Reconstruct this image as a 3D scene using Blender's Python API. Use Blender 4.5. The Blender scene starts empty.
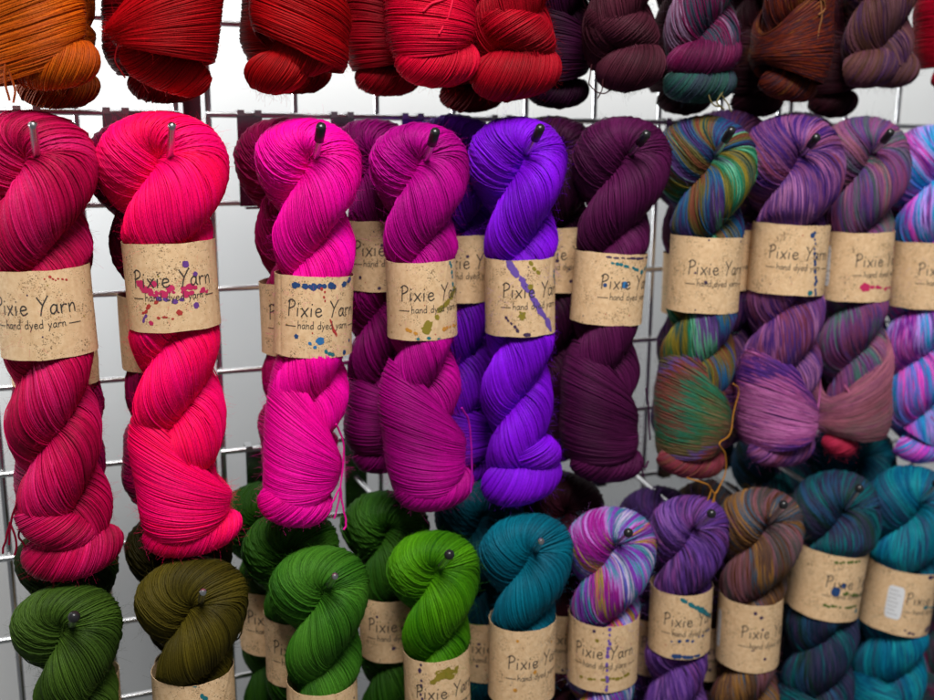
import bpy, math, random
import numpy as np
from mathutils import Matrix, Vector

SC = bpy.context.scene
COL = SC.collection
TAU = 2 * math.pi

# ------------------------------------------------------------------ camera solve (measured from the wire grid, mm)
FL, YAW, PITCH, ROLL = 995.8, 0.38167, 0.20261, 0.0070
CAM = np.array([-197.58, -908.66, -24.82])
_f = np.array([math.sin(YAW) * math.cos(PITCH), math.cos(YAW) * math.cos(PITCH), -math.sin(PITCH)])
_r = np.array([math.cos(YAW), -math.sin(YAW), 0.0])
_u = np.cross(_r, _f)
_c, _s = math.cos(ROLL), math.sin(ROLL)
RV, UV_, FV = _c * _r + _s * _u, -_s * _r + _c * _u, _f


def at(x, y, Y):
    """where a photo pixel meets the upright plane Y (mm in front of the wire wall is negative)"""
    d = FV + RV * (x - 467) / FL - UV_ * (y - 350) / FL
    return CAM + d * ((Y - CAM[1]) / d[1])


def depth(P):
    return float((np.asarray(P) - CAM) @ FV)


# ------------------------------------------------------------------ small helpers
def link(o, parent=None):
    COL.objects.link(o)
    if parent is not None:
        o.parent = parent
    return o


def tag(o, label, cat, group=None):
    o['label'] = label
    o['category'] = cat
    if group:
        o['group'] = group
    return o


def empty(name, loc_mm, M3=None):
    o = bpy.data.objects.new(name, None)
    o.empty_display_size = 0.02
    m = Matrix.Translation(Vector([c * 0.001 for c in loc_mm]))
    if M3 is not None:
        m = m @ Matrix([[float(v) for v in row] for row in M3]).to_4x4()
    COL.objects.link(o)
    o.matrix_world = m
    return o


class MB:
    """collects quads grids and polygons, builds one mesh (mm in, metres out)"""

    def __init__(s):
        s.V, s.Q, s.C, s.n = [], [], [], 0
        s.polys = []

    def grid(s, V, wrap_u=False, wrap_v=False, col=None):
        # V (a,b,3) or (k,a,b,3)
        V = np.asarray(V, float)
        if V.ndim == 3:
            V = V[None]
        k, a, b, _ = V.shape
        ia = np.arange(a if wrap_u else a - 1)
        ib = np.arange(b if wrap_v else b - 1)
        A, B = np.meshgrid(ia, ib, indexing='ij')
        A2, B2 = (A + 1) % a, (B + 1) % b
        q = np.stack([A * b + B, A2 * b + B, A2 * b + B2, A * b + B2], -1).reshape(-1, 4)
        Q = (q[None] + (np.arange(k) * a * b)[:, None, None]).reshape(-1, 4) + s.n
        s.V.append(V.reshape(-1, 3))
        s.Q.append(Q)
        if col is None:
            col = np.zeros((k * a * b, 3))
        else:
            col = np.broadcast_to(np.asarray(col, float), (k, a, b, 3)).reshape(-1, 3)
        s.C.append(col)
        s.n += k * a * b

    def poly(s, P, col=(0, 0, 0)):
        P = np.asarray(P, float)
        s.polys.append(np.arange(len(P)) + s.n)
        s.V.append(P)
        s.C.append(np.broadcast_to(np.asarray(col, float), P.shape))
        s.n += len(P)

    def tube(s, P, r, sides=12, col=None, cap=True):
        P = np.asarray(P, float)
        T = np.gradient(P, axis=0)
        T /= np.linalg.norm(T, axis=1, keepdims=True) + 1e-12
        N = frame(P, T)
        B = np.cross(T, N)
        r = np.broadcast_to(np.asarray(r, float), (len(P),))
        a = np.arange(sides) * TAU / sides
        V = P[:, None] + r[:, None, None] * (np.cos(a)[None, :, None] * N[:, None] + np.sin(a)[None, :, None] * B[:, None])
        s.grid(V, wrap_v=True, col=col)
        if cap:
            c = (0, 0, 0) if col is None else np.asarray(col, float).reshape(-1, 3)[0]
            s.poly(V[0][::-1], c)
            s.poly(V[-1], c)

    def box(s, c, d, bev=0.0):
        c = np.asarray(c, float)
        x, y, z = (v / 2 for v in d)
        P = lambda *q: [c + np.array(p) for p in q]
        s.poly(P((-x, -y, -z), (x, -y, -z), (x, -y, z), (-x, -y, z)))
        s.poly(P((-x, y, -z), (-x, y, z), (x, y, z), (x, y, -z)))
        s.poly(P((-x, -y, -z), (-x, -y, z), (-x, y, z), (-x, y, -z)))
        s.poly(P((x, -y, -z), (x, y, -z), (x, y, z), (x, -y, z)))
        s.poly(P((-x, -y, z), (x, -y, z), (x, y, z), (-x, y, z)))
        s.poly(P((-x, -y, -z), (-x, y, -z), (x, y, -z), (x, -y, -z)))

    def build(s, name, mat, parent=None, smooth=True, color=False):
        V = np.concatenate(s.V) * 0.001
        Q = np.concatenate(s.Q) if s.Q else np.zeros((0, 4), int)
        lv = [Q.reshape(-1)] + list(s.polys)
        starts = np.arange(len(Q)) * 4
        n = len(Q) * 4
        ps = []
        for p in s.polys:
            ps.append(n)
            n += len(p)
        me = bpy.data.meshes.new(name)
        me.vertices.add(len(V))
        me.vertices.foreach_set('co', V.astype(np.float32).ravel())
        me.loops.add(n)
        me.loops.foreach_set('vertex_index', np.concatenate(lv).astype(np.int32))
        me.polygons.add(len(Q) + len(s.polys))
        me.polygons.foreach_set('loop_start', np.concatenate([starts, np.array(ps, int)]).astype(np.int32))
        sm = np.zeros(len(Q) + len(s.polys), bool)
        sm[:len(Q)] = smooth
        me.polygons.foreach_set('use_smooth', sm)
        me.update(calc_edges=True)
        if color:
            at_ = me.color_attributes.new('dye', 'BYTE_COLOR', 'POINT')
            C = np.concatenate(s.C)
            C = np.concatenate([np.clip(C, 0, 1), np.ones((len(C), 1))], 1)
            at_.data.foreach_set('color', C.astype(np.float32).ravel())
        me.materials.append(mat)
        o = bpy.data.objects.new(name, me)
        return link(o, parent)


def frame(P, T):
    """parallel transported normals"""
    n = len(P)
    N = np.zeros((n, 3))
    v = np.cross(T[0], [0, 1, 0.02])
    N[0] = v / np.linalg.norm(v)
    for i in range(1, n):
        v = N[i - 1] - T[i] * (N[i - 1] @ T[i])
        N[i] = v / (np.linalg.norm(v) + 1e-12)
    return N


def resample(P, step):
    d = np.r_[0, np.cumsum(np.linalg.norm(np.diff(P, axis=0), axis=1))]
    n = max(8, int(d[-1] / step))
    s = np.linspace(0, d[-1], n)
    return np.stack([np.interp(s, d, P[:, k]) for k in range(P.shape[1])], -1), s


def smooth(P, it=20):
    P = P.copy()
    for _ in range(it):
        P[1:-1] = 0.25 * P[:-2] + 0.5 * P[1:-1] + 0.25 * P[2:]
    return P


def catmull(pts, k=6):
    P = np.array(pts, float)
    if len(P) < 3:
        t = np.linspace(0, 1, k)[:, None]
        return P[0] * (1 - t) + P[-1] * t
    Q = np.vstack([2 * P[0] - P[1], P, 2 * P[-1] - P[-2]])
    out = []
    for i in range(1, len(Q) - 2):
        p0, p1, p2, p3 = Q[i - 1:i + 3]
        for t in np.linspace(0, 1, k, endpoint=False):
            out.append(0.5 * (2 * p1 + (p2 - p0) * t + (2 * p0 - 5 * p1 + 4 * p2 - p3) * t * t + (3 * p1 - p0 - 3 * p2 + p3) * t ** 3))
    out.append(P[-1])
    return np.array(out)


def lin(c):
    c = np.asarray(c, float) / 255.0
    return np.where(c <= 0.04045, c / 12.92, ((c + 0.055) / 1.055) ** 2.4)


# ------------------------------------------------------------------ materials
def mat(name):
    m = bpy.data.materials.new(name)
    m.use_nodes = True
    nt = m.node_tree
    return m, nt, nt.nodes['Principled BSDF']


def node(nt, kind, **kw):
    n = nt.nodes.new(kind)
    for k, v in kw.items():
        setattr(n, k, v)
    return n


def make_materials():
    M = {}
    m, nt, b = mat('dyed_yarn')
    a = node(nt, 'ShaderNodeAttribute', attribute_name='dye')
    tc = node(nt, 'ShaderNodeTexCoord')
    nz = node(nt, 'ShaderNodeTexNoise')
    nz.inputs['Scale'].default_value = 900
    nz.inputs['Detail'].default_value = 3
    nt.links.new(tc.outputs['Object'], nz.inputs['Vector'])
    mr = node(nt, 'ShaderNodeMapRange')
    mr.inputs['From Min'].default_value = 0.3
    mr.inputs['From Max'].default_value = 0.7
    mr.inputs['To Min'].default_value = 0.82
    mr.inputs['To Max'].default_value = 1.18
    nt.links.new(nz.outputs['Fac'], mr.inputs['Value'])
    mx = node(nt, 'ShaderNodeVectorMath', operation='SCALE')
    nt.links.new(a.outputs['Color'], mx.inputs[0])
    nt.links.new(mr.outputs['Result'], mx.inputs['Scale'])
    nt.links.new(mx.outputs['Vector'], b.inputs['Base Color'])
    b.inputs['Roughness'].default_value = 0.55
    b.inputs['Specular IOR Level'].default_value = 0.12
    b.inputs['Sheen Weight'].default_value = 0.04
    b.inputs['Sheen Roughness'].default_value = 0.4
    nt.links.new(a.outputs['Color'], b.inputs['Sheen Tint'])
    bp = node(nt, 'ShaderNodeBump')
    bp.inputs['Strength'].default_value = 0.5
    bp.inputs['Distance'].default_value = 0.0004
    nt.links.new(nz.outputs['Fac'], bp.inputs['Height'])
    nt.links.new(bp.outputs['Normal'], b.inputs['Normal'])
    M['yarn'] = m

    m, nt, b = mat('chrome_wire')
    b.inputs['Base Color'].default_value = (0.62, 0.62, 0.63, 1)
    b.inputs['Metallic'].default_value = 1
    nz = node(nt, 'ShaderNodeTexNoise')
    nz.inputs['Scale'].default_value = 60
    mr = node(nt, 'ShaderNodeMapRange')
    mr.inputs['To Min'].default_value = 0.16
    mr.inputs['To Max'].default_value = 0.42
    nt.links.new(nz.outputs['Fac'], mr.inputs['Value'])
    nt.links.new(mr.outputs['Result'], b.inputs['Roughness'])
    M['chrome'] = m

    m, nt, b = mat('dark_plated_steel')
    b.inputs['Base Color'].default_value = (0.30, 0.29, 0.31, 1)
    b.inputs['Metallic'].default_value = 1
    nz = node(nt, 'ShaderNodeTexNoise')
    nz.inputs['Scale'].default_value = 25
    mr = node(nt, 'ShaderNodeMapRange')
    mr.inputs['To Min'].default_value = 0.1
    mr.inputs['To Max'].default_value = 0.35
    nt.links.new(nz.outputs['Fac'], mr.inputs['Value'])
    nt.links.new(mr.outputs['Result'], b.inputs['Roughness'])
    M['plate'] = m

    m, nt, b = mat('black_vinyl')
    nz = node(nt, 'ShaderNodeTexNoise')
    nz.inputs['Scale'].default_value = 300
    cr = node(nt, 'ShaderNodeValToRGB')
    cr.color_ramp.elements[0].color = (0.008, 0.008, 0.009, 1)
    cr.color_ramp.elements[1].color = (0.022, 0.022, 0.024, 1)
    nt.links.new(nz.outputs['Fac'], cr.inputs['Fac'])
    nt.links.new(cr.outputs['Color'], b.inputs['Base Color'])
    b.inputs['Roughness'].default_value = 0.3
    M['vinyl'] = m

    # speckled kraft paper
    m, nt, b = mat('kraft_paper')
    tc = node(nt, 'ShaderNodeTexCoord')
    oi = node(nt, 'ShaderNodeObjectInfo')
    off = node(nt, 'ShaderNodeVectorMath', operation='ADD')
    sc_ = node(nt, 'ShaderNodeVectorMath', operation='SCALE')
    cmb = node(nt, 'ShaderNodeCombineXYZ')
    for k in range(3):
        nt.links.new(oi.outputs['Random'], cmb.inputs[k])
    sc_.inputs['Scale'].default_value = 7.0
    nt.links.new(cmb.outputs[0], sc_.inputs[0])
    nt.links.new(tc.outputs['Object'], off.inputs[0])
    nt.links.new(sc_.outputs['Vector'], off.inputs[1])
    n1 = node(nt, 'ShaderNodeTexNoise')
    n1.inputs['Scale'].default_value = 260
    n1.inputs['Detail'].default_value = 5
    nt.links.new(off.outputs['Vector'], n1.inputs['Vector'])
    cr = node(nt, 'ShaderNodeValToRGB')
    cr.color_ramp.elements[0].position = 0.25
    cr.color_ramp.elements[0].color = (*lin((214, 175, 131)), 1)
    cr.color_ramp.elements[1].position = 0.75
    cr.color_ramp.elements[1].color = (*lin((236, 202, 160)), 1)
    nt.links.new(n1.outputs['Fac'], cr.inputs['Fac'])
    n2 = node(nt, 'ShaderNodeTexNoise')
    n2.inputs['Scale'].default_value = 75
    n2.inputs['Detail'].default_value = 3
    nt.links.new(off.outputs['Vector'], n2.inputs['Vector'])
    clus = node(nt, 'ShaderNodeMapRange')
    clus.inputs['From Min'].default_value = 0.38
    clus.inputs['From Max'].default_value = 0.68
    clus.inputs['To Min'].default_value = 0.15
    clus.inputs['To Max'].default_value = 1.5
    nt.links.new(n2.outputs['Fac'], clus.inputs['Value'])
    prev = cr.outputs['Color']
    for scale, thr, colr, amt in ((800, 0.17, (108, 80, 52), 0.75), (480, 0.105, (72, 56, 44), 0.75), (1150, 0.2, (124, 94, 62), 0.6), (500, 0.14, (232, 204, 164), 0.5)):
        vo = node(nt, 'ShaderNodeTexVoronoi')
        vo.inputs['Scale'].default_value = scale
        vo.inputs['Randomness'].default_value = 1
        nt.links.new(off.outputs['Vector'], vo.inputs['Vector'])
        # fleck size differs from cell to cell
        sx = node(nt, 'ShaderNodeSeparateXYZ')
        nt.links.new(vo.outputs['Color'], sx.inputs[0])
        th = node(nt, 'ShaderNodeMath', operation='POWER')
        th.inputs[1].default_value = 2.2
        nt.links.new(sx.outputs[0], th.inputs[0])
        th2 = node(nt, 'ShaderNodeMath', operation='MULTIPLY')
        th2.inputs[1].default_value = thr * 2.6
        nt.links.new(th.outputs[0], th2.inputs[0])
        th3 = node(nt, 'ShaderNodeMath', operation='MULTIPLY')
        nt.links.new(th2.outputs[0], th3.inputs[0])
        nt.links.new(clus.outputs['Result'], th3.inputs[1])
        th2 = th3
        lt = node(nt, 'ShaderNodeMath', operation='LESS_THAN')
        nt.links.new(vo.outputs['Distance'], lt.inputs[0])
        nt.links.new(th2.outputs[0], lt.inputs[1])
        am = node(nt, 'ShaderNodeMath', operation='MULTIPLY')
        am.inputs[1].default_value = amt
        nt.links.new(lt.outputs[0], am.inputs[0])
        mx = node(nt, 'ShaderNodeMix', data_type='RGBA')
        nt.links.new(am.outputs[0], mx.inputs['Factor'])
        nt.links.new(prev, mx.inputs[6])
        mx.inputs[7].default_value = (*lin(colr), 1)
        prev = mx.outputs[2]
    nt.links.new(prev, b.inputs['Base Color'])
    b.inputs['Roughness'].default_value = 0.75
    b.inputs['Specular IOR Level'].default_value = 0.25
    bp = node(nt, 'ShaderNodeBump')
    bp.inputs['Strength'].default_value = 0.25
    bp.inputs['Distance'].default_value = 0.0003
    nt.links.new(n1.outputs['Fac'], bp.inputs['Height'])
    nt.links.new(bp.outputs['Normal'], b.inputs['Normal'])
    M['kraft'] = m

    m, nt, b = mat('printed_ink')
    nz = node(nt, 'ShaderNodeTexNoise')
    nz.inputs['Scale'].default_value = 500
    cr = node(nt, 'ShaderNodeValToRGB')
    cr.color_ramp.elements[0].color = (0.018, 0.015, 0.013, 1)
    cr.color_ramp.elements[1].color = (0.06, 0.05, 0.042, 1)
    nt.links.new(nz.outputs['Fac'], cr.inputs['Fac'])
    nt.links.new(cr.outputs['Color'], b.inputs['Base Color'])
    b.inputs['Roughness'].default_value = 0.7
    M['ink'] = m

    m, nt, b = mat('splattered_dye')
    a = node(nt, 'ShaderNodeAttribute', attribute_name='dye')
    nz = node(nt, 'ShaderNodeTexNoise')
    nz.inputs['Scale'].default_value = 350
    mr = node(nt, 'ShaderNodeMapRange')
    mr.inputs['To Min'].default_value = 0.6
    mr.inputs['To Max'].default_value = 1.4
    nt.links.new(nz.outputs['Fac'], mr.inputs['Value'])
    mx = node(nt, 'ShaderNodeVectorMath', operation='SCALE')
    nt.links.new(a.outputs['Color'], mx.inputs[0])
    nt.links.new(mr.outputs['Result'], mx.inputs['Scale'])
    nt.links.new(mx.outputs['Vector'], b.inputs['Base Color'])
    b.inputs['Roughness'].default_value = 0.6
    M['splat'] = m

    m, nt, b = mat('white_sticker_paper')
    nz = node(nt, 'ShaderNodeTexNoise')
    nz.inputs['Scale'].default_value = 200
    cr = node(nt, 'ShaderNodeValToRGB')
    cr.color_ramp.elements[0].color = (0.74, 0.75, 0.78, 1)
    cr.color_ramp.elements[1].color = (0.82, 0.83, 0.85, 1)
    nt.links.new(nz.outputs['Fac'], cr.inputs['Fac'])
    nt.links.new(cr.outputs['Color'], b.inputs['Base Color'])
    b.inputs['Roughness'].default_value = 0.5
    M['sticker'] = m

    m, nt, b = mat('pale_backdrop')
    tc = node(nt, 'ShaderNodeTexCoord')
    nz = node(nt, 'ShaderNodeTexNoise')
    nz.inputs['Scale'].default_value = 3
    nz.inputs['Detail'].default_value = 4
    nt.links.new(tc.outputs['Object'], nz.inputs['Vector'])
    cr = node(nt, 'ShaderNodeValToRGB')
    cr.color_ramp.elements[0].color = (0.66, 0.665, 0.66, 1)
    cr.color_ramp.elements[1].color = (0.75, 0.755, 0.75, 1)
    nt.links.new(nz.outputs['Fac'], cr.inputs['Fac'])
    nt.links.new(cr.outputs['Color'], b.inputs['Base Color'])
    b.inputs['Roughness'].default_value = 0.85
    M['backdrop'] = m

    m, nt, b = mat('maroon_strut')
    nz = node(nt, 'ShaderNodeTexNoise')
    nz.inputs['Scale'].default_value = 40
    cr = node(nt, 'ShaderNodeValToRGB')
    cr.color_ramp.elements[0].color = (0.09, 0.02, 0.035, 1)
    cr.color_ramp.elements[1].color = (0.16, 0.04, 0.065, 1)
    nt.links.new(nz.outputs['Fac'], cr.inputs['Fac'])
    nt.links.new(cr.outputs['Color'], b.inputs['Base Color'])
    b.inputs['Roughness'].default_value = 0.35
    M['strut'] = m
    return M


M = make_materials()


# ------------------------------------------------------------------ yarn
def wob(rng, n, s, amp, wl):
    """smooth noise, one row per strand"""
    o = np.zeros((n, len(s)))
    for k in range(3):
        w = wl * rng.uniform(0.5, 1.8, (n, 1))
        o += np.sin(TAU * s[None] / w + rng.uniform(0, TAU, (n, 1))) * rng.uniform(0.3, 1, (n, 1))
    return o * amp / 1.6


class Dye:
    """colour of a strand: solid (tonal) or variegated (a ring of colours round the bundle, drifting along it)"""

    def __init__(s, cols, rng, var=None, tonal=0.16, gain=1.0):
        s.P = np.array([lin(c) for c in cols]) * gain  # low gain on rear skeins puts their shade into the dye
        s.rng, s.var, s.tonal = rng, var, (tonal if var is None else 0.11)

    def __call__(s, frac, u, off=0.0):
        # frac (n,1) 0..1 round the bundle, u (m,) mm along
        rng = s.rng
        n, m = len(frac), len(u)
        def field(amp, lo, hi, m_=4):
            o = np.zeros((n, m))
            for _ in range(m_):
                o += rng.uniform(0.5, 1) * np.sin(TAU * (rng.integers(0, 3) * frac + u[None] / rng.uniform(lo, hi) * rng.choice([-1, 1]) + rng.uniform()))
            return o * amp / 1.5
        tone = 1 + s.tonal * 0.55 * rng.normal(0, 1, (n, 1)) + wob(rng, n, u, s.tonal * 0.5, 70) + field(0.10, 45, 160)
        if s.var is None:
            k = len(s.P)
            if k == 1:
                base = np.broadcast_to(s.P[0], (n, m, 3))
            else:
                t = 0.5 + 0.28 * np.sin(TAU * (frac * 1.0 + u[None] / 310.0 + off)) + rng.normal(0, 0.16, (n, 1)) + wob(rng, n, u, 0.12, 120)
                t = np.clip(t, 0, 0.999) * (k - 1)
                i = t.astype(int)
                f = (t - i)[..., None]
                base = s.P[i] * (1 - f) + s.P[i + 1] * f
        else:
            k = len(s.P)
            cyc, per, jit = s.var
            ft = (frac * cyc * 0.55 + 0.10 * np.sin(TAU * frac * 3 + off * 7)) * k
            t = ft + u[None] / per * k + field(0.17 * k, 60, 210, 5) + rng.normal(0, jit * 0.85, (n, 1)) + wob(rng, n, u, 1.0 * jit, 18) + off * k
            t = np.mod(t, k)
            i = t.astype(int) % k
            f = np.clip(((t - np.floor(t)) - 0.2) / 0.6, 0, 1)[..., None]
            f = f * f * (3 - 2 * f)
            base = s.P[i] * (1 - f) + s.P[(i + 1) % k] * f
        c = base * np.clip(tone, 0.45, 1.7)[..., None]
        return np.clip(c, 0.0008, 0.92)


def strand_mesh(mb, P, N, rs, sides, col):
    T = np.gradient(P, axis=1)
    T /= np.linalg.norm(T, axis=2, keepdims=True) + 1e-12
    B = np.cross(T, N)
    B /= np.linalg.norm(B, axis=2, keepdims=True) + 1e-12
    N2 = np.cross(B, T)
    a = np.arange(sides) * TAU / sides + 0.3
    rs = np.asarray(rs)[..., None, None] if np.ndim(rs) else rs
    V = P[:, :, None] + rs * (np.cos(a)[None, None, :, None] * N2[:, :, None] + np.sin(a)[None, None, :, None] * B[:, :, None])
    mb.grid(V, wrap_v=True, col=col[:, :, None, :])


def add_fuzz(mb, rng, P, N, col, count):
    """stray fibres standing off the yarn"""
    i, j = rng.integers(0, P.shape[0], count), rng.integers(2, P.shape[1] - 2, count)
    p0, nn = P[i, j], N[i, j]
    tt = P[i, j + 1] - P[i, j - 1]
    tt /= np.linalg.norm(tt, axis=1, keepdims=True) + 1e-9
    L = rng.uniform(1.8, 7.0, (count, 1))
    d = tt * rng.choice([-1, 1], (count, 1)) * rng.uniform(0.3, 1, (count, 1)) + nn * rng.uniform(0.25, 0.9, (count, 1)) + rng.normal(0, 0.35, (count, 3))
    d /= np.linalg.norm(d, axis=1, keepdims=True)
    b = rng.normal(0, 0.5, (count, 3))
    f = np.linspace(0, 1, 5)[None, :, None]
    Q = p0[:, None] + L[:, None] * (d[:, None] * f + b[:, None] * f * f)
    strand_mesh(mb, Q, np.repeat(nn[:, None] + 0.01, 5, 1), 0.045, 3, np.repeat(col[i, j][:, None], 5, 1))


def bundle(mb, rng, C, R, k, n, rs, sides, dye, step, off=0.0, lump=0.05, loose=3, zfun=None, core=True, turn=None, fuzz=0):
    """a rope of n yarns lying on a tube of radius R(s) about the curve C, winding k rad per mm"""
    Cr, s = resample(np.column_stack([C, R]), step)
    C, R = Cr[:, :3], Cr[:, 3]
    T = np.gradient(C, axis=0)
    T /= np.linalg.norm(T, axis=1, keepdims=True) + 1e-12
    Nf = frame(C, T)
    Bf = np.cross(T, Nf)
    fr = (np.arange(n) + rng.uniform(-0.3, 0.3, n))[:, None] / n
    kint = k * s if turn is None else np.r_[0, np.cumsum(np.interp(0.5 * (s[1:] + s[:-1]) / s[-1], turn[0], turn[1]) * k * np.diff(s))]
    a = TAU * fr + kint[None] + wob(rng, n, s, 0.6 * TAU / n, 70)
    ph = rng.uniform(0, TAU, 4)
    Rr = R[None] * (1 + lump * np.sin(2 * a + s[None] / 37 + ph[0]) + 0.6 * lump * np.sin(3 * a - s[None] / 23 + ph[1]))
    Rr = Rr * (1 + 0.012 * np.sin(9 * TAU * fr + s[None] / 31 + ph[2]) + 0.007 * np.sin(17 * TAU * fr - s[None] / 43 + ph[3]))
    Rr = Rr + wob(rng, n, s, 0.2, 60) + rng.normal(0, 0.06, (n, 1))
    if loose:
        L = rng.choice(n, loose, replace=False)
        Rr[L] += 0.7
        a[L] += wob(rng, loose, s, 5.0 * TAU / n, 90)
    rad = np.cos(a)[..., None] * Nf[None] + np.sin(a)[..., None] * Bf[None]
    P = C[None] + Rr[..., None] * rad
    if zfun is not None:
        P = zfun(P)
    colr = dye(fr, s, off)
    strand_mesh(mb, P, rad, rs * rng.uniform(0.85, 1.15, (n, 1)) * np.ones((1, len(s))), sides, colr)
    if fuzz:
        add_fuzz(mb, rng, P, rad, colr, fuzz)
    if core:
        ac = np.arange(28) * TAU / 28
        Rc = R[:, None] * (1 + lump * np.sin(2 * ac[None] + s[:, None] / 37 + ph[0]) + 0.6 * lump * np.sin(3 * ac[None] - s[:, None] / 23 + ph[1])) - 0.5
        V = C[:, None] + Rc[..., None] * (np.cos(ac)[None, :, None] * Nf[:, None] + np.sin(ac)[None, :, None] * Bf[:, None])
        if zfun is not None:
            V = zfun(V)
        cc = np.repeat(dye(np.array([[0.3]]), s, off)[0][:, None], 28, 1) * 0.8  # core darkened: shade between the yarns put into its colour
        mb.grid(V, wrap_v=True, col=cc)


def wrap_belly(mb, rng, zc, H, rx, ry, tilt, pinch, side, rs, sides, dye, off, bend, n=None):
    """the end loop drawn round the skein: many near-level turns, fanning out of a pinch on one side"""
    n = n or int(H / 1.15)
    s = np.linspace(0, TAU, 110)
    t = np.sort(rng.uniform(-1, 1, n))[:, None] * 0.22 + np.linspace(-1, 1, n)[:, None] * 0.78
    cs = np.cos(s)[None] * side
    prof = 1 - np.where(t < 0, 0.17, 0.24) * np.abs(t) ** np.where(t < 0, 3.0, 3.4)
    slope = wob(rng, n, s * 30, 0.5, 60)
    fan = 1 - pinch * (0.5 + 0.5 * cs) ** 1.6
    z = zc + H / 2 * t * fan - tilt * cs * (1 + 0.75 * t) + slope + rng.normal(0, 0.5, (n, 1))
    ph = rng.uniform(0, TAU, 3)
    lump = 1 + 0.035 * np.sin(2 * s[None] + 2 * t + ph[0]) + 0.02 * np.sin(5 * t + ph[1])
    rr = prof * lump * (1 - 0.16 * (0.5 + 0.5 * cs) ** 3)
    add = wob(rng, n, s * 30, 0.24, 70) + rng.normal(0, 0.07, (n, 1))
    X = (rx * rr + add) * np.cos(s)[None] + bend(z)
    Yv = -(ry * rr + add) * np.sin(s)[None]
    P = np.stack([X, Yv, z], -1)
    N = np.stack([np.cos(s)[None] * np.ones_like(t) , -np.sin(s)[None] * np.ones_like(t), 0.5 * np.sign(t) * np.abs(t) ** 2 * np.ones_like(s)[None]], -1)
    colr = dye((t + 1) * 0.24, s * 30, off)
    strand_mesh(mb, P, N, rs * rng.uniform(0.85, 1.15, (n, 1)) * np.ones((1, len(s))), sides, colr)
    if sides > 4:
        add_fuzz(mb, rng, P, N, colr, 1600)
    # inner skin, shade between the turns darkened into its colour
    tt = np.linspace(-1, 1, 20)[:, None]
    pr = 1 - np.where(tt < 0, 0.17, 0.24) * np.abs(tt) ** np.where(tt < 0, 3.0, 3.4)
    lump = 1 + 0.035 * np.sin(2 * s[None] + 2 * tt + ph[0]) + 0.02 * np.sin(5 * tt + ph[1])
    rr = pr * lump * (1 - 0.16 * (0.5 + 0.5 * cs) ** 3)
    z = zc + H / 2 * tt * fan - tilt * cs * (1 + 0.75 * tt)
    V = np.stack([(rx * rr - 0.5) * np.cos(s)[None] + bend(z), -(ry * rr - 0.5) * np.sin(s)[None], z], -1)
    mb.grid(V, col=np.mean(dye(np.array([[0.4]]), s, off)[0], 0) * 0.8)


def tie_thread(parent, rng, pts, r, col, dyecol=True):
    mb = MB()
    for p in pts:
        P = smooth(catmull(p, 10), 2)
        P = P + np.stack([wob(rng, 1, np.arange(len(P)) * 2.0, 0.35, 24)[0] for _ in range(3)], -1)
        mb.tube(P, r, 6, col=np.broadcast_to(col, (len(P), 6, 3)))
    return mb.build('tie_thread', M['yarn'], parent, color=True)


# ------------------------------------------------------------------ lettering (single stroke hand, unit = cap height)
GLYPH = {
    'P': (0.56, [[(0.04, -0.03), (0.06, 0.5), (0.11, 1.0)], [(-0.02, .88), (0.22, 1.04), (0.46, .9), (0.42, .64), (0.1, .46)]]),
    'i': (0.24, [[(0.04, .5), (0.02, .0)], [(0.08, .76), (0.09, .80)]]),
    'x': (0.50, [[(0, .52), (.36, -.01)], [(.4, .54), (-.03, -.03)]]),
    'e': (0.50, [[(0.04, .26), (.36, .33), (.3, .5), (.12, .5), (0.0, .26), (.1, .03), (.25, .0), (.42, .12)]]),
    'Y': (0.60, [[(0, 1.0), (.29, .5)], [(.6, 1.06), (.28, .5), (.13, -.06)]]),
    'a': (0.52, [[(.37, .44), (.2, .52), (.03, .34), (.03, .09), (.15, .0), (.31, .16), (.38, .5)], [(.38, .5), (.37, .12), (.46, 0)]]),
    'r': (0.40, [[(0, .5), (.02, 0)], [(.02, .28), (.15, .48), (.34, .46)]]),
    'n': (0.46, [[(0, .5), (.02, 0)], [(.02, .28), (.18, .5), (.31, .42), (.35, 0)]]),
    'h': (0.46, [[(0.02, 1.0), (.0, 0)], [(.01, .28), (.18, .5), (.31, .42), (.33, 0)]]),
    'd': (0.50, [[(.36, .42), (.2, .51), (.03, .34), (.03, .09), (.15, .0), (.36, .14)], [(.38, 1.0), (.37, 0)]]),
    'y': (0.46, [[(0, .5), (.18, .03)], [(.36, .5), (.18, .03), (.02, -.36)]]),
    ' ': (0.36, []),
}


def text_strokes(txt, size, sp):
    out, x = [], 0
    for ch in txt:
        w, st = GLYPH[ch]
        for p in st:
            q = catmull(p, 6)
            out.append(np.column_stack([(q[:, 0]) * size + x, q[:, 1] * size]))
        x += w * size + sp * size
    return out, x - sp * size


def ribbon2d(P, w):
    T = np.gradient(P, axis=0)
    T /= np.linalg.norm(T, axis=1, keepdims=True) + 1e-9
    Nn = np.column_stack([-T[:, 1], T[:, 0]])
    P = P.copy()
    P[0] -= T[0] * w * 0.3
    P[-1] += T[-1] * w * 0.3
    return np.stack([P - Nn * w / 2, P + Nn * w / 2], 1)


SPL = {  # splatter colours
    'navy': (28, 66, 118), 'teal': (22, 112, 122), 'red': (178, 52, 46), 'pink': (196, 36, 92), 'purple': (104, 58, 140),
    'olive': (140, 124, 34), 'orange': (206, 140, 46), 'violet': (110, 78, 168), 'plum': (66, 44, 78), 'green': (82, 104, 36), 'blue': (40, 112, 170),
}


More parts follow.
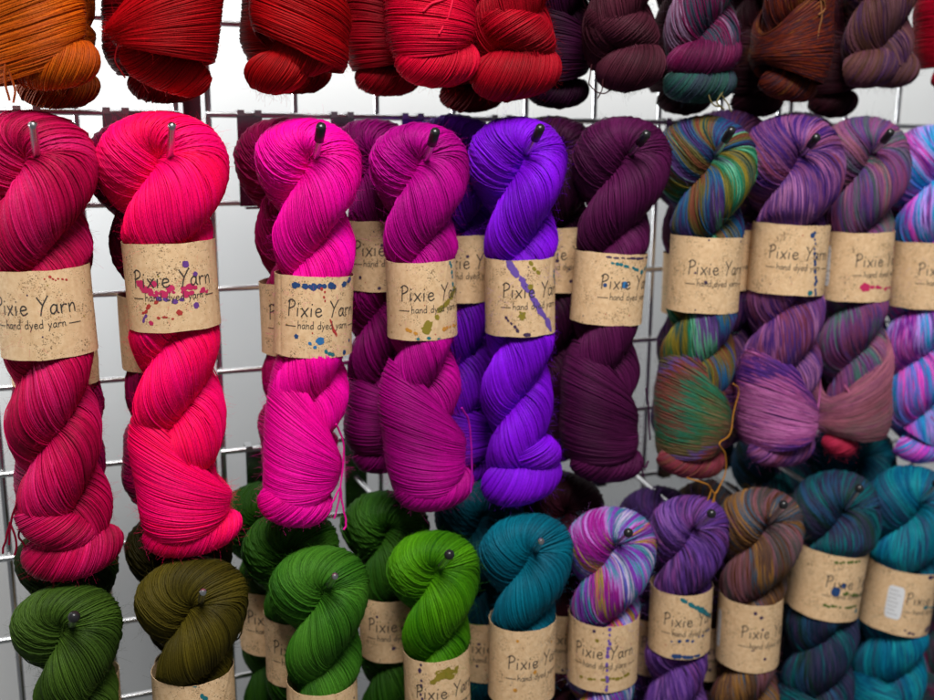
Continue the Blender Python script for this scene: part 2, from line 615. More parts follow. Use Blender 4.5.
def blob(rng, s, t, r, col, stretch=(1, 1), ang=0.0, spikes=0.10):
    a = np.arange(22) * TAU / 22
    rr = 1.22 * r * (1 + spikes * np.sin(2 * a + rng.uniform(0, 6)) * rng.uniform(0, 1) + spikes * np.sin(5 * a + rng.uniform(0, 6)) * rng.uniform(0, 1) + spikes * 0.6 * rng.normal(0, 1, 22))
    x, y = rr * np.cos(a) * stretch[0], rr * np.sin(a) * stretch[1]
    c, s_ = math.cos(ang), math.sin(ang)
    return (np.column_stack([s + c * x - s_ * y, t + s_ * x + c * y]), col)


def run(rng, p0, p1, n, r0, r1, col, jit=1.2, stretch=(1.3, 1)):
    o = []
    ang = math.atan2(p1[1] - p0[1], p1[0] - p0[0])
    for k in range(n):
        f = (k + rng.uniform(-0.3, 0.3)) / max(1, n - 1)
        o.append(blob(rng, p0[0] + (p1[0] - p0[0]) * f + rng.normal(0, jit * 0.5), p0[1] + (p1[1] - p0[1]) * f + rng.normal(0, jit * 0.5),
                      rng.uniform(r0, r1), col, stretch, ang))
    return o


def splats(kind, rng, H):
    h = H / 2
    o = []
    if kind == 'pink':
        o += run(rng, (-27, 1), (27, -4), 24, 0.7, 2.2, 'pink', 3.4) + run(rng, (-26, 4), (-14, -6), 6, 1, 2, 'pink')
        o += run(rng, (-13, -7), (3, -9), 7, 0.8, 1.8, 'purple') + run(rng, (-26, -18), (-14, -9), 6, 0.6, 1.3, 'red')
        o += [blob(rng, 9, 17, 2.2, 'purple'), blob(rng, 16, 9, 1.6, 'purple'), blob(rng, 15, -14, 2, 'purple'), blob(rng, 2, -18, 1.8, 'red'), blob(rng, -19, -25, 1.5, 'pink')]
        o += run(rng, (-12, -21), (-3, -21), 4, .5, 1, 'red') + run(rng, (-26, -24), (-24, -20), 3, .6, 1.2, 'purple')
    elif kind == 'blue':
        o += run(rng, (-26, h - 7), (8, h - 7), 9, 1.3, 2.3, 'navy', 0.7, (1.1, 1)) + run(rng, (17, h - 5), (25, h - 2), 4, 1, 2.2, 'navy')
        o += run(rng, (-3, h - 9), (-1, h - 18), 4, 0.6, 1.2, 'red') + run(rng, (5, -3), (9, -12), 4, .9, 1.6, 'red', .5, (1.8, .7))
        o += [blob(rng, -4, -18, 2.7, 'blue'), blob(rng, -12, -20, 1.1, 'blue'), blob(rng, -8, -23, 1.2, 'blue'), blob(rng, -23, -15, 1.5, 'navy')]
        o += run(rng, (1, -26), (8, -29), 4, .9, 1.3, 'teal') + [blob(rng, 20, h * -1 + 3, 1.7, 'navy'), blob(rng, 27, -20, 1.2, 'navy')]
    elif kind == 'olive':
        o += run(rng, (16, h - 2), (20, 6), 7, .8, 1.4, 'teal') + [blob(rng, 17, 3, 3.1, 'olive', (1.2, .8), .6), blob(rng, 22, 7, 2.4, 'olive')]
        o += run(rng, (2, -8), (10, -2), 6, 1.3, 2.4, 'olive') + [blob(rng, -9, -21, 3.9, 'olive', spikes=.25), blob(rng, -1, -13, 1.8, 'olive')]
        o += run(rng, (-27, -23), (-18, -25), 3, .8, 1.4, 'orange') + run(rng, (6, -24), (26, -22), 6, .8, 1.6, 'orange') + run(rng, (-16, -h + 2), (0, -h + 1), 3, .7, 1.2, 'teal')
    elif kind == 'violet':
        o += run(rng, (-24, h - 4), (14, -h + 5), 11, 1.8, 3.4, 'violet', 1.4, (1.5, .85)) + run(rng, (-6, h - 5), (0, h - 11), 3, 1, 2, 'olive')
        o += [blob(rng, -14, -14, 2.8, 'olive', spikes=.25), blob(rng, -7, 10, 2.0, 'olive')] + run(rng, (-28, -16), (-18, -26), 5, .7, 1.3, 'plum') + run(rng, (22, 20), (26, 10), 4, .8, 1.6, 'teal')
        o += [blob(rng, -10, -h + 2, 1.8, 'plum', (1.6, .8))]
    elif kind == 'tealdots':
        o += run(rng, (-25, h - 3), (26, h - 3), 10, .8, 1.5, 'plum', 1, (2, .7)) + run(rng, (-22, h - 8), (4, h - 13), 8, .7, 1.5, 'teal', .8)
        o += [blob(rng, -9, 5, 2.6, 'blue'), blob(rng, -27, 4, 1.5, 'navy')] + run(rng, (12, h - 15), (23, h - 10), 4, 1.1, 1.9, 'teal', .6)
    elif kind == 'drip':
        o += run(rng, (10, h - 6), (19, -h + 3), 16, .7, 1.5, 'navy', 1.1) + [blob(rng, 12, -h + 3, 2.2, 'teal'), blob(rng, 8, h - 9, 1.9, 'navy')]
    elif kind == 'magenta':
        o += run(rng, (-18, -h + 14), (24, -h + 12), 13, .7, 1.7, 'pink', 2.2) + [blob(rng, -20, -h + 15, 3.8, 'pink')] + run(rng, (20, h - 16), (24, -8), 6, .7, 1.4, 'pink')
    elif kind == 'tealstreak':
        o += run(rng, (-8, h - 1), (8, h - 30), 6, 1.3, 2.6, 'teal', 1.2) + run(rng, (8, -12), (18, -14), 3, 1, 1.8, 'teal')
    elif kind == 'oliveblob':
        o += [blob(rng, -2, h - 12, 4.6, 'olive', (1.4, 1), spikes=.25), blob(rng, -10, h - 14, 2.5, 'olive')] + run(rng, (-16, h - 18), (6, h - 9), 6, 1.2, 2.2, 'olive') + run(rng, (-26, h - 4), (-25, 0), 6, .7, 1.5, 'plum')
    elif kind == 'dots':
        o += run(rng, (2, h - 3), (1, -h + 3), 14, .8, 1.5, 'violet', 1) + run(rng, (-22, -h + 12), (24, -h + 14), 12, .8, 1.6, 'olive', 1.4) + [blob(rng, -12, h - 5, 1.4, 'plum'), blob(rng, -9, h - 14, 1.5, 'olive')]
    elif kind == 'tealrow':
        o += run(rng, (-14, h - 5), (24, h - 27), 7, 2, 3.6, 'teal', 1.2, (1.5, .8)) + run(rng, (-20, -14), (22, -8), 8, .7, 1.3, 'navy', 2) + run(rng, (-18, -h + 3), (6, -h + 2), 7, 1, 2.2, 'navy', 1)
    elif kind == 'greenrows':
        o += run(rng, (-24, h - 6), (0, h - 4), 7, .9, 1.6, 'green', 1) + [blob(rng, -20, -2, 4.2, 'navy', (.85, 1.1)), blob(rng, -13, 5, 2.2, 'navy')] + run(rng, (-12, -4), (22, -8), 9, .8, 1.7, 'green', 1)
        o += run(rng, (-28, -18), (8, -18), 10, .9, 1.6, 'green', 1) + [blob(rng, 10, -24, 2, 'teal')] + run(rng, (22, h - 2), (24, -10), 8, .6, 1.2, 'navy', .8)
    elif kind == 'purpleovals':
        o += run(rng, (-8, h - 3), (14, h - 3), 6, 1.0, 2.0, 'plum', 1) + run(rng, (-8, -1), (26, -8), 10, .8, 2.1, 'teal', 1) + [blob(rng, 4, -h + 7, 3.4, 'plum', (1.3, .9))] + run(rng, (-26, -h + 6), (-18, -h + 3), 4, .8, 1.4, 'plum')
    elif kind == 'none':
        o += run(rng, (14, h - 5), (24, h - 8), 6, .4, .8, 'red', 1)
    else:
        for _ in range(6):
            o.append(blob(rng, rng.uniform(-26, 26), rng.uniform(-h + 2, h - 2), rng.uniform(.6, 1.6), kind if kind in SPL else 'plum'))
    for _ in range(16):
        o.append(blob(rng, rng.uniform(-60, 60), rng.uniform(-h + 2, h - 2), rng.uniform(.25, .55), rng.choice(['plum', 'olive', 'red'])))
    return o


def paper_band(parent, rng, zc, H, r, rot, tilt, xoff, kind, sticker=None, cap_mm=12.0):
    """kraft band with its lettering, splashes and sticker; rot turns the print round the skein"""
    pa, pb = rng.uniform(0, TAU, 2)
    el = 0.6 * rng.uniform(0.5, 1.3)
    tl = math.radians(tilt)

    cre = [(rng.uniform(-50, 50), rng.uniform(-0.9, 0.9), rng.uniform(-0.45, 0.45), rng.uniform(0.8, 2.2)) for _ in range(5)]

    def surf(s, t, lift=0.0):
        a = np.asarray(s) / r + rot - math.pi / 2
        for c0, sl, am, wd in cre:
            sw = np.mod(np.asarray(s) + math.pi * r, TAU * r) - math.pi * r
            lift = lift + am * np.exp(-((sw - c0 - sl * np.asarray(t)) / wd) ** 2)
        rr = r + el * np.sin(2 * a + pa) + 0.25 * np.sin(3 * a + pb) + 0.5 * (np.abs(t) / (H / 2)) ** 3 * np.sin(a * 2 + pb) * 0.6 + lift
        x, y, z = rr * np.cos(a), rr * np.sin(a) * 0.97, np.asarray(t) + 0.0 * a
        return np.stack([x * math.cos(tl) + z * math.sin(tl) + xoff, y, -x * math.sin(tl) + z * math.cos(tl) + zc], -1)

    mb = MB()
    S = np.linspace(0, TAU * r, 193)[:-1]
    tv = np.linspace(-H / 2, H / 2, 24)
    SS, TT = np.meshgrid(S, tv, indexing='ij')
    edge = 0.25 * np.sin(SS / 9 + pa) + 0.15 * np.sin(SS / 3.7 + pb)
    TT = TT + edge * (TT / (H / 2))
    outer, inner = surf(SS, TT), surf(SS, TT, -0.35)
    mb.grid(outer, wrap_u=True)
    mb.grid(inner[:, ::-1], wrap_u=True)
    mb.grid(np.stack([outer[:, -1], inner[:, -1]], 1), wrap_u=True)
    mb.grid(np.stack([inner[:, 0], outer[:, 0]], 1), wrap_u=True)
    band = mb.build('paper_band', M['kraft'], parent)

    mb = MB()

    def put(strokes, dx, dy, w):
        for q in strokes:
            P = ribbon2d(q + [dx, dy], w)
            mb.grid(surf(P[..., 0], P[..., 1], 0.22))

    st, W = text_strokes('Pixie Yarn', cap_mm, 0.075)
    put(st, -W / 2, 0.02 * H, 0.95)
    sz = 6.0 * cap_mm / 12
    st, W2 = text_strokes('hand dyed yarn', sz, 0.06)
    yb = -0.135 * H
    put(st, -W2 / 2, yb, 0.55)
    dash = [np.column_stack([np.linspace(0, 9, 8), np.full(8, sz * 0.27)])]
    put(dash, -W2 / 2 - 11, yb, 0.6)
    put(dash, W2 / 2 + 2, yb, 0.6)
    mb.build('lettering', M['ink'], band)

    mb = MB()
    for P, c in splats(kind, rng, H):
        if np.max(np.abs(P[:, 1])) > H / 2 - 0.5:
            P = P.copy()
            P[:, 1] = np.clip(P[:, 1], -H / 2 + 0.4, H / 2 - 0.4)
        cen = P.mean(0)
        ring = np.stack([np.repeat(cen[None], len(P), 0), cen + (P - cen) * 0.5, P], 0)
        mb.grid(surf(ring[..., 0], ring[..., 1], 0.14 + rng.uniform(0, 0.05)), wrap_v=True, col=lin(SPL[c]))
    mb.build('ink_splatter', M['splat'], band, color=True)
    if sticker is not None:
        s0, w_, h_ = sticker
        mb = MB()
        a, b = np.meshgrid(np.linspace(-1, 1, 15), np.linspace(-1, 1, 15), indexing='ij')
        e = 6.0  # rounded rectangle
        k = np.maximum(np.abs(a), np.abs(b)) / ((np.abs(a) ** e + np.abs(b) ** e) ** (1 / e) + 1e-9)
        mb.grid(surf(s0 + a * k * w_ / 2, b * k * h_ / 2, 0.3))
        stk = mb.build('sticker', M['sticker'], band)
        mb = MB()
        for row in range(7):
            y = h_ * (0.36 - row * 0.12)
            x = -w_ * 0.40
            while x < w_ * rng.uniform(-0.05, 0.38):
                L = rng.uniform(1.0, 3.2)
                P = ribbon2d(np.column_stack([np.linspace(x, x + L, 4) + s0, np.full(4, y)]), 0.45)
                mb.grid(surf(P[..., 0], P[..., 1], 0.4))
                x += L + 0.7
        mb.build('printed_lines', M['ink'], stk)
    return band


# ------------------------------------------------------------------ one skein
def make_skein(label, group, dye_cols, A, D, L, sc=1.0, var=None, tonal=0.16, seed=1, P=120.0, phase=0.0, band=None,
               belly=None, roll=None, rolls=None, ties=None, fine=True, gain=1.0, bendx=0.0, zsq=0.72, bun=1.0):
    rng = np.random.default_rng(seed)
    dye = Dye(dye_cols, rng, var, tonal, gain)
    # local frame: x along the wall, y into it, z up along the skein
    z = -np.asarray(D) / np.linalg.norm(D)
    y = np.array([0, 1, 0]) - z * z[1]
    y /= np.linalg.norm(y)
    x = np.cross(y, z)
    root = empty('yarn_skein', A, np.column_stack([x, y, z]))
    tag(root, label, 'yarn', group)
    mb = MB()
    ha, Ra = 18.6 * sc * bun, 20.6 * sc * bun
    hb, Rb = 12.3 * sc, 17.8 * sc
    zend = -(L - 26)
    has_end = belly is not None

    def bend(zz):
        t = np.clip(-np.asarray(zz) / L, 0, 1)
        return bendx * 4 * t * (1 - t)

    def prof(zz):
        t = np.clip(-zz / (62.0 * sc), 0, 1)
        t = t * t * (3 - 2 * t)
        h, R = ha + (hb - ha) * t, Ra + (Rb - Ra) * t
        if band is not None:
            g = np.exp(-((zz - band[0]) / (band[1] * 0.62)) ** 4)
            h, R = h * (1 - 0.08 * g), R * (1 - 0.08 * g)
        if has_end:
            ztop = -(L - belly[5] - belly[0])
            g = np.clip((ztop - 6 - zz) / 26.0, 0, 1)
            h, R = h * (1 - 0.30 * g), R * (1 - 0.30 * g)
        g = np.clip((zend + 26 - zz) / 26.0, 0, 1)
        h, R = h * (1 - 0.22 * g), R * (1 - 0.22 * g)
        return h, R

    zz = np.linspace(zend, 0, 260)
    h, R = prof(zz)
    phi = -(zz + 6 * (1 - np.exp(zz / 8))) * TAU / P + phase * np.clip(-zz / 50, 0, 1)
    Apart = np.column_stack([h * np.cos(phi), -h * np.sin(phi), zz])
    Bpart = np.column_stack([-h * np.cos(phi), h * np.sin(phi), zz])[::-1]
    th = np.linspace(0, math.pi, 60)[1:-1]
    arch = np.column_stack([ha * np.cos(th), -3 * np.sin(2 * th), ha * np.sin(th)])
    C = np.vstack([Apart, arch, Bpart])
    RR = np.concatenate([R, np.full(len(th), Ra), R[::-1]])
    C[:, 0] += bend(C[:, 2]) - 4.0 * sc * np.clip(1 + C[:, 2] / 60, 0, 1)
    CR, _ = resample(np.column_stack([C, RR]), 2.0)
    C, RR = smooth(CR[:, :3], 60), CR[:, 3]

    def zfun(Pt):
        Pt = Pt.copy()
        zq = Pt[..., 2]
        Pt[..., 2] = np.where(zq > 0, zq * zsq, zq)     # the loop is drawn tight round the hook
        if band is not None:                             # and the band squeezes the twist
            tl_ = math.radians(band[4])
            x0_ = float(bend(band[0]))
            dx_, dz_ = Pt[..., 0] - x0_, Pt[..., 2] - band[0]
            xb = dx_ * math.cos(tl_) - dz_ * math.sin(tl_)
            zb_ = dx_ * math.sin(tl_) + dz_ * math.cos(tl_)
            yb_ = Pt[..., 1]
            ze = np.abs(zb_) - band[1] / 2
            lim = band[2] - 2.6 + np.clip(ze - 0.3, 0, 60) * 0.75
            rr_ = np.sqrt(xb ** 2 + yb_ ** 2) + 1e-9
            over = np.clip(rr_ - lim, 0, None)
            f_ = np.minimum(1, (lim + 0.25 * np.tanh(over / 3.0)) / rr_)
            xb, yb_ = xb * f_, yb_ * f_
            Pt[..., 0] = x0_ + xb * math.cos(tl_) + zb_ * math.sin(tl_)
            Pt[..., 1] = yb_
            Pt[..., 2] = band[0] - xb * math.sin(tl_) + zb_ * math.cos(tl_)
        return Pt

    kk = -math.tan(math.radians(56)) / (18.5 * sc)
    sa = len(Apart) and float(np.sum(np.linalg.norm(np.diff(Apart, axis=0), axis=1)))
    st_ = float(np.sum(np.linalg.norm(np.diff(C, axis=0), axis=1)))
    turn = ([0, (sa - 60) / st_, (sa - 5) / st_, 1 - (sa - 5) / st_, 1 - (sa - 60) / st_, 1], [1, 1, 1.75, 1.6, 1, 1])
    spc = 0.68 if fine else 1.1
    rs = 0.54 if fine else 0.8
    n = int(TAU * Rb * math.cos(math.radians(54)) / spc) + 6
    bundle(mb, rng, C, RR, kk, n, rs, 5 if fine else 4, dye, 2.4 if fine else 3.6, off=rng.uniform(0, 1), zfun=zfun, loose=10, turn=turn, fuzz=7500 if fine else 0)
    if belly is not None:
        H, rx, tilt, pinch, side, dz = belly[:6]
        dyb = Dye(belly[6], rng, (3.6, 900, 0.55), tonal, gain) if len(belly) > 6 else dye
        wrap_belly(mb, rng, -(L - dz - H / 2), H, rx * sc, rx * sc * 0.92, tilt, pinch, side, rs, 5 if fine else 4, dyb, rng.uniform(0, 1), bend, n=int(H / (0.62 if fine else 1.05)))
    for q in ([roll] if roll else []) + (rolls or []):
        w, R0, zc, xc, yc, tl, drop = q[:7]
        dyr = Dye(q[7], rng, (1, 300, 0.5), tonal, gain) if len(q) > 7 else dye
        t = np.linspace(-1, 1, 60)
        Cx = np.column_stack([xc + w * np.sin(t * 1.35) / np.sin(1.35), -yc * np.cos(t * 1.35) + 4, -(L - zc) - drop * np.cos(t * 1.4) + tl * t])
        Rq = R0 * (1 - 0.35 * np.abs(t) ** 3)
        Cx, Rq = Cx * 1.0, Rq
        kq = -math.tan(math.radians(66)) / R0
        nq = int(TAU * R0 * math.cos(math.radians(66)) / (0.64 if fine else 1.05)) + 4
        bundle(mb, rng, Cx, Rq, kq, nq, rs, 5 if fine else 4, dyr, 1.7, off=rng.uniform(0, 1), lump=0.03, loose=2, fuzz=600 if fine else 0)
    mb.build('yarn', M['yarn'], root, color=True)
    if band is not None:
        zc, H, r, rot, tilt, kind, stk = band
        paper_band(root, rng, zc, H, r, rot, tilt, float(bend(zc)), kind, stk)
    if ties:
        tie_thread(root, rng, ties[0], ties[1], lin(ties[2]))
    return root


# ------------------------------------------------------------------ hooks
def make_hook(label, group, root, hole, mouth, tip, cap, plate_z=None):
    """back plate clipped over two wires, rod running out to the tip, cap on the end"""
    hk = empty('display_hook', root)
    tag(hk, label, 'hook', group)
    r0 = np.asarray(root)
    mb = MB()
    if plate_z is not None:
        zt, zb = plate_z[0] - r0[2], plate_z[1] - r0[2]
        mb.box((0, -7.0, (zt + zb) / 2 - 2), (22, 2.4, zt - zb + 2))
        mb.box((0, -3.4, zb - 4.6), (12, 9.2, 2.0))
        mb.build('back_plate', M['plate'], hk, smooth=False)
        for sx in (-1, 1):  # lips folded back over the wires
            mb = MB()
            mb.box((sx * 7.5, -0.6, zt + 3.4), (6, 15.2, 1.4))
            mb.box((sx * 7.5, 6.2, zt + 0.2), (6, 1.6, 5.0))
            mb.box((sx * 7.5, -7.0, zt + 0.8), (6, 2.2, 3.8))
            mb.build('clip_lip', M['chrome'], hk, smooth=False)
    mb = MB()
    P = catmull([(0, -8, 0), (np.asarray(hole) - r0) * 0.5, np.asarray(hole) - r0, np.asarray(mouth) - r0, np.asarray(tip) - r0], 14)
    P = smooth(P, 4)
    mb.tube(P, 2.6, 14)
    mb.build('rod', M['chrome'], hk)
    T = P[-1] - P[-4]
    T /= np.linalg.norm(T)
    mb = MB()
    e = P[-1]
    if cap == 'sleeve':
        q = np.array([-13, -12.6, -6, 1.0, 2.6, 3.4, 3.7])
        rr = np.array([3.1, 3.7, 3.8, 3.8, 3.3, 1.9, 0.2])
    elif cap == 'ball':
        a = np.linspace(0.35, math.pi - 0.02, 12)
        q, rr = 1.0 - 4.3 * np.cos(a), 4.3 * np.sin(a)
    else:
        q = np.array([-2, 0.6, 1.6, 2.2])
        rr = np.array([2.75, 2.8, 2.1, 0.2])
    Pq = e[None] + q[:, None] * T[None]
    mb.tube(Pq, rr, 18, cap=False)
    mb.build('end_cap', M['vinyl'] if cap != 'bare' else M['chrome'], hk)
    return hk


# ------------------------------------------------------------------ colours (what the yarn is dyed, sRGB)
PAL = {
    'crimson': [(138, 0, 48), (180, 0, 68), (206, 26, 102)],
    'hotpink': [(246, 0, 74), (255, 0, 112)],
    'magenta': [(218, 0, 132), (246, 0, 168)],
    'orchid': [(150, 0, 112), (194, 0, 148)],
    'violet': [(104, 4, 182), (136, 16, 226)],
    'plum': [(62, 10, 50), (88, 20, 72)],
    'rainbow': [(28, 70, 66), (126, 110, 36), (70, 88, 40), (24, 112, 84), (92, 160, 128), (96, 66, 128), (56, 40, 92), (28, 80, 120), (92, 84, 44), (112, 60, 44), (108, 92, 40)],
    'mauve': [(88, 50, 120), (116, 62, 112), (62, 32, 108), (150, 86, 138), (122, 56, 84), (82, 50, 124), (164, 104, 156)],
    'heather': [(94, 62, 126), (82, 92, 102), (130, 72, 124), (150, 92, 112), (74, 112, 106), (110, 62, 120), (132, 64, 106)],
    'candy': [(60, 140, 218), (160, 56, 190), (236, 84, 200), (120, 130, 228), (30, 120, 200), (40, 160, 214), (186, 146, 232), (120, 36, 150), (232, 100, 206), (50, 150, 220)],
    'orange': [(136, 48, 2), (176, 72, 4), (188, 88, 8)],
    'red': [(140, 0, 8), (194, 0, 18)],
    'scarlet': [(126, 0, 6), (176, 0, 12)],
    'cherry': [(168, 0, 30), (210, 4, 52)],
    'ruby': [(132, 0, 18), (170, 0, 30)],
    'wine': [(54, 16, 28), (82, 32, 48)],
    'berry': [(46, 60, 76), (104, 16, 66), (140, 112, 142), (96, 14, 60), (36, 78, 74), (44, 52, 62), (110, 20, 72)],
    'rust': [(92, 32, 18), (66, 22, 24), (112, 62, 22), (78, 20, 20), (104, 38, 16), (52, 26, 36)],
    'dusk': [(92, 54, 66), (80, 50, 40), (60, 32, 66), (106, 70, 78), (88, 54, 48)],
    'forest': [(38, 58, 14), (68, 96, 30)],
    'olive': [(50, 44, 6), (80, 70, 16)],
    'leaf': [(36, 84, 14), (68, 122, 32)],
    'lime': [(40, 98, 2), (82, 146, 12)],
    'teal': [(0, 76, 98), (2, 112, 134)],
    'peacockmix': [(130, 60, 176), (70, 140, 166), (180, 120, 200), (160, 20, 140), (150, 40, 150), (166, 146, 50), (200, 54, 120), (90, 84, 186), (196, 180, 210), (40, 122, 146), (120, 50, 160)],
    'purplemix': [(80, 46, 124), (108, 64, 150), (50, 28, 70), (124, 64, 136), (64, 40, 104), (136, 88, 166)],
    'bronze': [(100, 66, 38), (76, 72, 72), (128, 82, 94), (94, 54, 30), (64, 82, 100), (140, 98, 50), (84, 60, 52)],
    'tealdark': [(24, 44, 66), (14, 96, 102), (46, 44, 72), (40, 80, 116), (28, 56, 50), (56, 50, 82)],
    'aqua': [(6, 120, 152), (10, 88, 128), (20, 142, 156), (40, 68, 104), (8, 104, 124)],
    'raspdark': [(104, 0, 48), (138, 0, 70)],
}
VAR = {'rainbow': (1, 900, 0.45), 'mauve': (1, 700, 0.5), 'heather': (1, 650, 0.5), 'candy': (1, 420, 0.6), 'berry': (1, 300, 0.5), 'rust': (1, 420, 0.8),
       'dusk': (1, 500, 0.5), 'peacockmix': (1, 520, 0.55), 'purplemix': (1, 700, 0.7), 'bronze': (1, 480, 0.5), 'tealdark': (1, 520, 0.5), 'aqua': (1, 700, 0.5)}

MID, LOW, TOP = 'yarn skeins hanging in the middle row', 'yarn skeins hanging in the bottom row', 'yarn skeins hanging in the top row'
HOOKS = 'display hooks clipped to the wire grid'


def band_fit(A, D, L, Yc, b):
    """paper band from its photo box: (xl, xr, ytop, ybot)"""
    xl, xr, yt, yb = b
    xm = (xl + xr) / 2
    Yf = Yc - 27
    Pm = at(xm, (yt + yb) / 2, Yf)
    r = (xr - xl) * depth(at(xm, (yt + yb) / 2, Yc)) / FL / 2
    zt = (at(xm, yt, Yf) - A) @ (-D / L)
    zb = (at(xm, yb, Yf) - A) @ (-D / L)
    Pc = at(xm, (yt + yb) / 2, Yc)
    xax = np.array([-D[2], 0, D[0]]) / L
    xo = (Pc - A) @ xax
    return (zt + zb) / 2, zt - zb, r, xo


def hang(label, pal, hole, bot, Yc, group, box=None, rot=0.0, tilt=0.0, kind='plum', stk=None, hook=None, seed=1, rootpx=None, **kw):
    """a skein from its place in the photo: hole the hook comes out of, lowest point"""
    A, B = at(hole[0], hole[1], Yc - 10), at(bot[0], bot[1], Yc - 10)
    A[1] = B[1] = Yc
    D = B - A
    L = float(np.linalg.norm(D))
    band, bx, sc = None, 0.0, kw.pop('sc', 1.08)
    if box is not None:
        zc, H, r, xo = band_fit(A, D, L, Yc, box)
        sc = r / 28.2
        t = np.clip(-zc / L, 0.05, 0.95)
        bx = float(np.clip(xo / (4 * t * (1 - t)), -9, 9))
        band = (zc, H, r, math.radians(rot), tilt, kind, stk)
    sk = make_skein(label, group, PAL[pal], A, D, L, sc=sc, var=VAR.get(pal), seed=seed, band=band, bendx=bx, **kw)
    if hook:
        tipx, tipy, capk, rootz, pz, hl = hook
        tip = at(tipx, tipy, Yc - 46)
        rz = rootz if rootz is not None else A[2] - 3
        rx = at(rootpx, 150 if pz is PZ_MID else 480, -4)[0] if rootpx is not None else A[0] - 50
        make_hook(hl, HOOKS, (rx, 0.0, rz), (A[0], Yc, A[2] + 1), at(hole[0], hole[1], Yc - 22), tip, capk, pz)
        ROD[0] = np.array([(rx - A[0]) / -Yc, 1.0, (rz - A[2]) / -Yc])
    return A, L, sc


ROD = [np.array([0, 1.0, 0])]


BACK_N = [0]


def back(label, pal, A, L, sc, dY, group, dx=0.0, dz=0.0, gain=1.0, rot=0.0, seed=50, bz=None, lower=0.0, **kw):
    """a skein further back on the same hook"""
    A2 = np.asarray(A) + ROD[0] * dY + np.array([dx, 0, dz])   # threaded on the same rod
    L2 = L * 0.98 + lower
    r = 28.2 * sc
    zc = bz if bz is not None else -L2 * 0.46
    make_skein(label, group, PAL[pal], A2, np.array([0.01, 0, -1.0]) * L2, L2, sc=sc, var=VAR.get(pal), seed=seed, gain=gain,  # gain under one paints the front skein's shade into the dye
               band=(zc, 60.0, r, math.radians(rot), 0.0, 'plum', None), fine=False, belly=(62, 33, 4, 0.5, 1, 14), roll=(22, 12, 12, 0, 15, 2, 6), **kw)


PZ_MID = (0.0, -76.2)
PZ_LOW = (-4 * 76.2, -5 * 76.2)
ROLL = (26, 14, 19, 0, 17, 2, 5)


